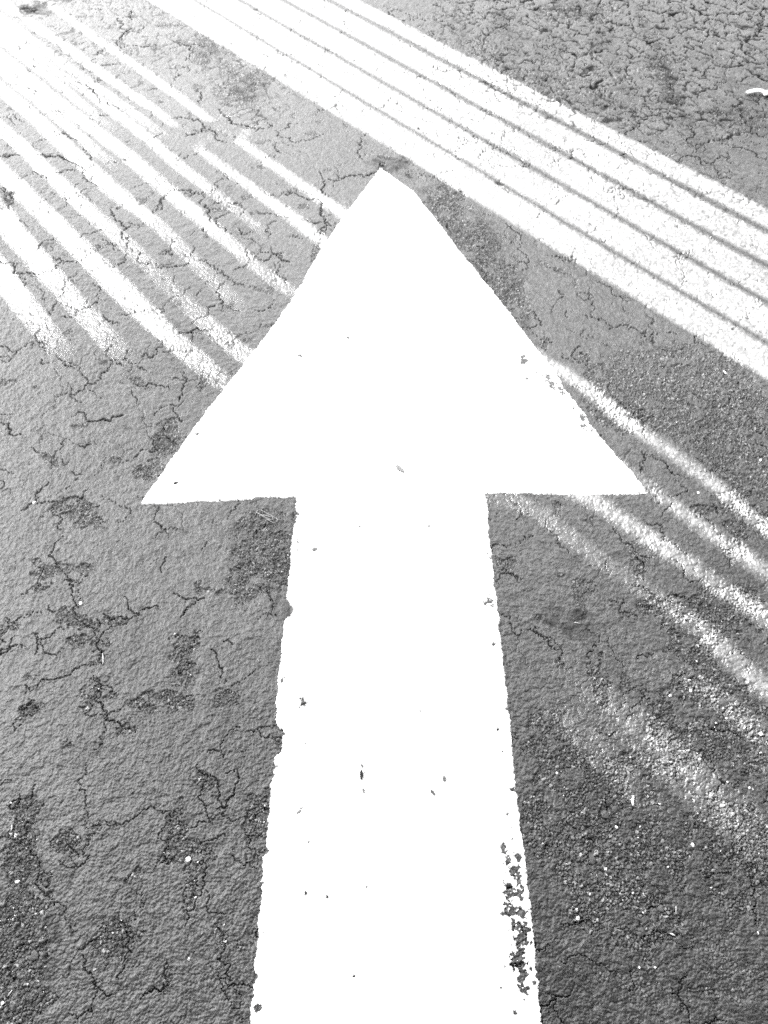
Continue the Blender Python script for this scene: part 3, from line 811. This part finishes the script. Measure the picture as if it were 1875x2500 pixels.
# paper clip: three hairpin turns in its own plane, traced size
pa, pb = G(628, 1249), G(676, 1275)
clip_dir = Vector((pb[0] - pa[0], pb[1] - pa[1], 0)); LC = clip_dir.length; clip_dir.normalize()
clip_side = Vector((-clip_dir.y, clip_dir.x, 0))
W = LC * .25
def arc(cx, cy, r, a0, a1, n=10): return [(cx + r * math.cos(R(a0 + (a1 - a0) * k / n)), cy + r * math.sin(R(a0 + (a1 - a0) * k / n))) for k in range(n + 1)]
# local: u along the clip 0..LC, v across
r1, r2, r3 = W * .5, W * .44, W * .33
path = [(LC * .26, -r1 + .0004)]
path += arc(LC - r1, 0, r1, -90, 90)
path += arc(r2, r1 - r2, r2, 90, 270)
path += arc(LC * .80 - r3, r1 - 2 * r2 + r3 + .0003, r3, -90, 90)
path += [(LC * .22, r1 - 2 * r2 + 2 * r3 - W * .55)]
cz = ground_z(*G(655, 1262)) + .0016
pm = [Vector((0, 0, 0)) + clip_dir * (u - LC / 2) + clip_side * v + Vector((0, 0, .0006 * math.sin(i * .35) + (.0013 if i > len(path) * .62 else 0))) for i, (u, v) in enumerate(path)]
v, f = tube_mesh(pm, .00065, 8)
clip = link_mesh('paper_clip', v, f, M_STEEL, smooth=True, loc=(*[(a + b) / 2 for a, b in zip(pa, pb)], cz))
tag(clip, 'bent steel paper clip lying on the gritty asphalt under the left barb of the arrow', 'paper clip')

# white bead with a hole
def torus(name, R0, r0, mat, loc, label, cat, squash=.7):
    v, f = [], []; n, m = 28, 12
    for i in range(n):
        for k in range(m):
            a, b = 2 * math.pi * i / n, 2 * math.pi * k / m
            rr = R0 + r0 * math.cos(b) * (1 + .06 * math.sin(3 * a)); v.append((rr * math.cos(a), rr * math.sin(a) * .96, r0 * squash * math.sin(b)))
            f.append((i * m + k, ((i + 1) % n) * m + k, ((i + 1) % n) * m + (k + 1) % m, i * m + (k + 1) % m))
    o = link_mesh(name, v, f, mat, smooth=True, loc=loc); return tag(o, label, cat)
bx, by = G(460, 2098)
sa, _ = scale_at(460, 2098)
torus('bead', 6.2 * sa * .62, 6.2 * sa * .44, M_PLAST, (bx, by, ground_z(bx, by) + .001), 'round white bead with a pinhole lying in the star-shaped gritty patch left of the shaft', 'bead')

# white plastic scrap with a forked end at the right rim
pts = [G(a, b) for a, b in [(1821, 231), (1832, 229), (1845, 227.5), (1858, 228), (1866, 231), (1871, 235)]]
zz = ground_z(*pts[2]) + .006
loc = Vector((*pts[2], zz))
P = [Vector((a, b, zz + .004 * math.sin(i * .8))) - loc for i, (a, b) in enumerate(pts)]
P = [P[i // 4].lerp(P[min(i // 4 + 1, len(P) - 1)], (i % 4) / 4) for i in range((len(P) - 1) * 4 + 1)]
v, f = tube_mesh(P, .004, 10, [((.005 + .006 * math.sin(min(1, .25 + i / 10) * 1.57)), .0046) for i in range(len(P))])
for br in ([(1866, 229), (1875, 228), (1890, 228), (1905, 231)], [(1869, 234), (1876, 233), (1888, 240), (1896, 250)]):
    q = [Vector((*G(a, b), zz)) - loc for a, b in br]
    v2, f2 = tube_mesh(q, .004, 10, [(.008, .005)] * len(q)); o0 = len(v); v += v2; f += [tuple(i + o0 for i in t) for t in f2]
tag(link_mesh('plastic_scrap', v, f, M_PLAST, smooth=True, loc=loc), 'white plastic scrap with a forked end on the crazed asphalt at the right rim', 'scrap')

# stones
def stone_mesh(name, r, seed, mat, flat=.6):
    rnd = random.Random(seed); bm = bmesh.new(); bmesh.ops.create_icosphere(bm, subdivisions=2, radius=r)
    ax = [Vector((rnd.gauss(0, 1), rnd.gauss(0, 1), rnd.gauss(0, 1))).normalized() for _ in range(7)]
    for vv in bm.verts:
        n = vv.co.normalized(); k = 1
        for a in ax:
            d = n.dot(a)
            if d > .5: k = min(k, .55 / d)
        vv.co *= k
        vv.co.z *= flat; vv.co.x *= 1.15
    me = bpy.data.meshes.new(name); bm.to_mesh(me); bm.free(); me.materials.append(mat); return me
STONES = [  # px py radius_px material label
 (43, 2153, 5.5, 'w', 'bright white pebble in the gritty strip at the lower left'),
 (38, 2040, 4.5, 'w', 'pale pebble at the top of the gritty strip at the lower left'),
 (80, 2112, 5, 's', 'pale chip beside the gritty strip, upper right of the bright white pebble'),
 (86, 2333, 14, 's', 'largest grey stone chip sunk in the gritty strip at the lower left'),
 (63, 2353, 6, 's', 'speckled pale stone just left of the large grey chip'),
 (5, 2450, 5, 'w', 'white pebble at the left rim near the lower corner'),
 (139, 2245, 9, 's', 'flat grey stone on the right side of the lower left gritty strip'),
 (462, 2341, 4, 'w', 'small whitish pebble alone between the lower left strip and the shaft'),
 (484, 2105, 3.2, 'w', 'tiny white stone just right of the pinholed bead'),
 (160, 1513, 8, 's', 'pale angular stone lodged in a crack left of the shaft'),
 (196, 1473, 5, 'w', 'pale pebble above the angular stone in the left crack'),
 (83, 1228, 5.5, 'w', 'whitish pebble at a crack corner near the left rim'),
 (1705, 1203, 5, 'w', 'round white pebble on the dark asphalt right of the arrow head'),
 (1637, 1699, 5, 'w', 'oval white pebble among the gravel below the round smooth spot'),
 (1686, 1686, 4.5, 'w', 'pale pebble right of the oval white pebble'),
 (1855, 1793, 6, 'w', 'elongated white chip at the right rim in the rough gravel'),
 (1504, 2019, 4.5, 'w', 'white pebble in the dark gravel right of the shaft'),
 (1478, 2123, 4, 'w', 'whitish cube-like pebble right of the worn shaft edge'),
 (1446, 2198, 8, 's', 'crumbly pale stone right of the worn shaft edge'),
 (1447, 2100, 12, 's', 'flat oval grey stone above the crumbly pale stone'),
 (1476, 1988, 11, 's', 'upright grey stone chip in the gravel right of the shaft'),
 (1500, 1976, 10, 's', 'pale stone chip right of the upright grey chip'),
 (1522, 1957, 7, 's', 'rounded pale stone beside the long white splinter'),
 (1614, 2220, 10, 's', 'grey pebble in the lower right gravel'),
 (1565, 2275, 12, 's', 'broad pale stone in the lower right gravel'),
 (1850, 2277, 4, 'w', 'small white pebble near the right rim low down'),
 (1655, 1995, 6, 's', 'pale grain at the edge of the smooth tongue in the gravel'),
 (1450, 1720, 5, 's', 'pale stone at the left end of the right hand gravel'),
 (1561, 2363, 3, 'w', 'tiny white pebble low down right of the shaft'),
 (1599, 2363, 3.4, 'w', 'white pebble close to the tiny one low down right')]
for i, (px, py, r, mt, lab) in enumerate(STONES):
    sa, sb = scale_at(px, py); g = G(px, py); rr = r * sa
    me = stone_mesh('pebble', rr, i, M_WHITE if mt == 'w' else M_STONE, .55 if mt == 'w' else .38)
    o = bpy.data.objects.new('pebble', me); C.objects.link(o); o.location = (*g, ground_z(*g) + rr * .1)
    o.rotation_euler = (0, 0, random.uniform(0, 6.28)); tag(o, lab, 'pebble', 'loose pebbles on the asphalt')

def splinter(name, pts, w, mat, label, cat, group=None):
    q = [G(*p) for p in pts]; z0 = max(ground_z(*p) for p in q) + w * .6; mid = Vector((*q[len(q) // 2], z0))
    P = [Vector((*p, z0)) - mid for p in q]
    n = len(P); rads = [(w * (.35 + .65 * math.sin(math.pi * (i + .3) / n)), w * .45) for i in range(n)]
    v, f = tube_mesh(P, w, 8, rads); return tag(link_mesh(name, v, f, mat, smooth=True, loc=mid), label, cat, group)
splinter('straw', [(251, 1596), (252, 1604), (252, 1613), (252, 1623)], .0013, M_STRAW, 'pale upright straw standing out in the crack left of the shaft', 'straw', 'bits of straw')
splinter('straw', [(19, 2433), (23, 2427), (31, 2417)], .0009, M_STRAW, 'thin pale straw slanting in the lower left gritty strip', 'straw', 'bits of straw')
splinter('straw', [(1634, 2279), (1640, 2281), (1647, 2285)], .0012, M_PLAST, 'short curved white fibre in the lower right gravel', 'fibre', 'bits of straw')
splinter('straw', [(1649, 2213), (1649, 2222), (1649, 2233)], .0009, M_STRAW, 'thin upright straw in the lower right gravel', 'straw', 'bits of straw')
splinter('straw', [(1546, 1944), (1543, 1955), (1545, 1968)], .0026, M_WHITE, 'long white splinter standing upright in the gravel right of the shaft', 'splinter', 'bits of straw')
splinter('straw', [(1766, 906), (1770, 911), (1773, 914)], .0028, M_WHITE, 'small white sliver on the gritty asphalt just below the broad light band', 'sliver', 'bits of straw')
splinter('straw', [(1402, 1520), (1410, 1521), (1417, 1523)], .0010, M_STRAW, 'short straw on the dark stain right of the shaft', 'straw', 'bits of straw')
splinter('straw', [(30, 2015), (30, 2022), (28, 2030)], .0014, M_STRAW, 'stubby pale straw at the top of the lower left gritty strip', 'straw', 'bits of straw')

def husk(px, py, L, W_, ang, mat, label, cat='husk'):
    """thin cupped seed husk: a rim and a sunken middle"""
    sa, sb = scale_at(px, py); g = G(px, py); L *= sa; W_ *= sa
    v, f = [], []; n = 18
    for ring, (k, z) in enumerate([(1.0, 0.0), (.98, .10), (.8, .14), (.45, .05), (.12, .07)]):
        for i in range(n):
            a = 2 * math.pi * i / n; tipx = 1 + .18 * (math.cos(a) ** 8)
            v.append((L / 2 * k * math.cos(a) * tipx, W_ / 2 * k * math.sin(a) * (1 - .3 * math.cos(a)), z * W_ + .08 * L * abs(math.cos(a)) * .3))
    for r in range(4):
        for i in range(n): f.append((r * n + i, r * n + (i + 1) % n, (r + 1) * n + (i + 1) % n, (r + 1) * n + i))
    f.append(tuple(4 * n + i for i in range(n)))
    o = link_mesh('seed_husk', v, f, mat, smooth=True, loc=(*g, ground_z(*g) + .0024)); o.rotation_euler = (0, 0, R(ang))
    return tag(o, label, cat, 'husks and crumbs lying on the white paint')
M_HUSKP = grey_mat('pale_husk', .13, .6, .5, 700, .0006)
husk(977, 1148, 27, 11, -48, M_HUSKP, 'pale oval seed husk lying in the middle of the arrow head')
husk(1057, 1936, 15, 7, -50, M_HUSK, 'small dark seed lying on the lower shaft, right of the dark scratch')
husk(430, 1180, 10, 7, 30, M_DARK, 'dark crumb near the left barb tip of the arrow')
husk(883, 1893, 7, 24, 0, M_DARK, 'dark upright bark sliver on the lower shaft')
husk(1048, 1286, 6, 4, 10, M_DARK, 'tiny dark crumb on the upper shaft, right of its middle')
husk(879, 1287, 4, 3, 10, M_DARK, 'tiny dark crumb on the upper shaft, left of its middle')
husk(754, 2056, 5, 3, 60, M_DARK, 'tiny dark crumb on the lower left part of the shaft')
husk(850, 827, 6, 3, 0, M_DARK, 'tiny dark crumb on the arrow head below its tip')
husk(1026, 1737, 5, 3, 0, M_HUSK, 'tiny brownish crumb halfway down the shaft')
husk(769, 1343, 12, 8, 20, M_HUSKP, 'pale ring-like husk near the left edge of the upper shaft')
husk(1085, 1902, 8, 13, 0, M_HUSKP, 'pale thin husk above the small dark seed on the lower shaft')
husk(747, 2181, 5, 9, 0, M_DARK, 'short dark sliver on the bottom left of the shaft')
husk(1223, 2412, 6, 4, 0, M_HUSK, 'tiny crumb low on the shaft beside the worn edge')

# loose grit: too many grains to count, one object
GP = [b for b in RAVEL if b[4] >= .7]
gv, gf = [], []
proto = []
for s in range(5):
    me = stone_mesh('tmp', 1.0, 500 + s, M_STONE, .7)
    proto.append(([v.co.copy() for v in me.vertices], [tuple(p.vertices) for p in me.polygons])); bpy.data.meshes.remove(me)
bmini = bmesh.new(); bmesh.ops.create_icosphere(bmini, subdivisions=1, radius=1)
mini_v = [v.co.copy() for v in bmini.verts]; mini_f = [tuple(v.index for v in p.verts) for p in bmini.faces]; bmini.free()
mat_idx = []
for px, py, rx, ry, s in GP:
    cnt = int(rx * ry / 26)
    for _ in range(min(cnt, 420)):
        a = random.uniform(0, 6.283); rr_ = math.sqrt(random.random()) * 1.1
        qx, qy = px + rx * rr_ * math.cos(a), py + ry * rr_ * math.sin(a)
        g = G(qx, qy); sa, _ = scale_at(qx, qy)
        r = abs(random.gauss(0, 1)) * .00075 + .0005
        if random.random() < .04: r *= 2.2
        rz = random.uniform(0, 6.28); c_, s_ = math.cos(rz), math.sin(rz)
        k = Vector((random.uniform(.7, 1.5), random.uniform(.6, 1.1), random.uniform(.45, .8))) * r
        z0 = ground_z(*g) + r * .1; o0 = len(gv)
        jit = [random.uniform(.75, 1.25) for _ in mini_v]
        for vv, jt in zip(mini_v, jit):
            xx, yy, zz2 = vv.x * k.x * jt, vv.y * k.y * jt, vv.z * k.z
            gv.append((g[0] + xx * c_ - yy * s_, g[1] + xx * s_ + yy * c_, z0 + zz2))
        mi = 0 if random.random() < .72 else (1 if random.random() < .91 else 2)
        for p in mini_f: gf.append(tuple(q_ + o0 for q_ in p)); mat_idx.append(mi)
M_GRIT = grey_mat('dark_grit', .06, .6, .5, 400)
grit_o = link_mesh('grit', gv, gf, [M_GRIT, M_STONE, M_WHITE])
grit_o.data.polygons.foreach_set('material_index', mat_idx)
tag(grit_o, 'loose grit scattered in the worn patches of the asphalt', 'grit', kind='stuff')

# ------------------------------------------------------------------ light
sd = bpy.data.lights.new('sun', 'SUN'); sd.energy = 5.0; sd.angle = R(.5); sd.color = (1, .998, .995)
so = bpy.data.objects.new('sun', sd); C.objects.link(so)
sun_dir = Vector((DV[0] * math.cos(SUN_EL), DV[1] * math.cos(SUN_EL), math.sin(SUN_EL)))
so.rotation_euler = sun_dir.to_track_quat('Z', 'Y').to_euler(); so.location = sun_dir * 20
w = bpy.data.worlds.new('World'); bpy.context.scene.world = w; w.use_nodes = True
nt = w.node_tree; bg = nt.nodes['Background']
sk = nt.nodes.new('ShaderNodeTexSky'); sk.sky_type = 'NISHITA'; sk.sun_disc = False
sk.sun_elevation = SUN_EL; sk.sun_rotation = math.atan2(DV[0], DV[1])
sk.dust_density = 5; sk.air_density = 1.0
bw = nt.nodes.new('ShaderNodeRGBToBW'); nt.links.new(sk.outputs[0], bw.inputs[0]); nt.links.new(bw.outputs[0], bg.inputs['Color'])
bg.inputs['Strength'].default_value = .05
sc = bpy.context.scene
sc.view_settings.view_transform = 'Standard'; sc.view_settings.look = 'None'; sc.view_settings.gamma = 1
sc.view_settings.exposure = 3.65
sc.cycles.max_bounces = 5; sc.cycles.diffuse_bounces = 2; sc.cycles.glossy_bounces = 2
sc.cycles.use_denoising = False
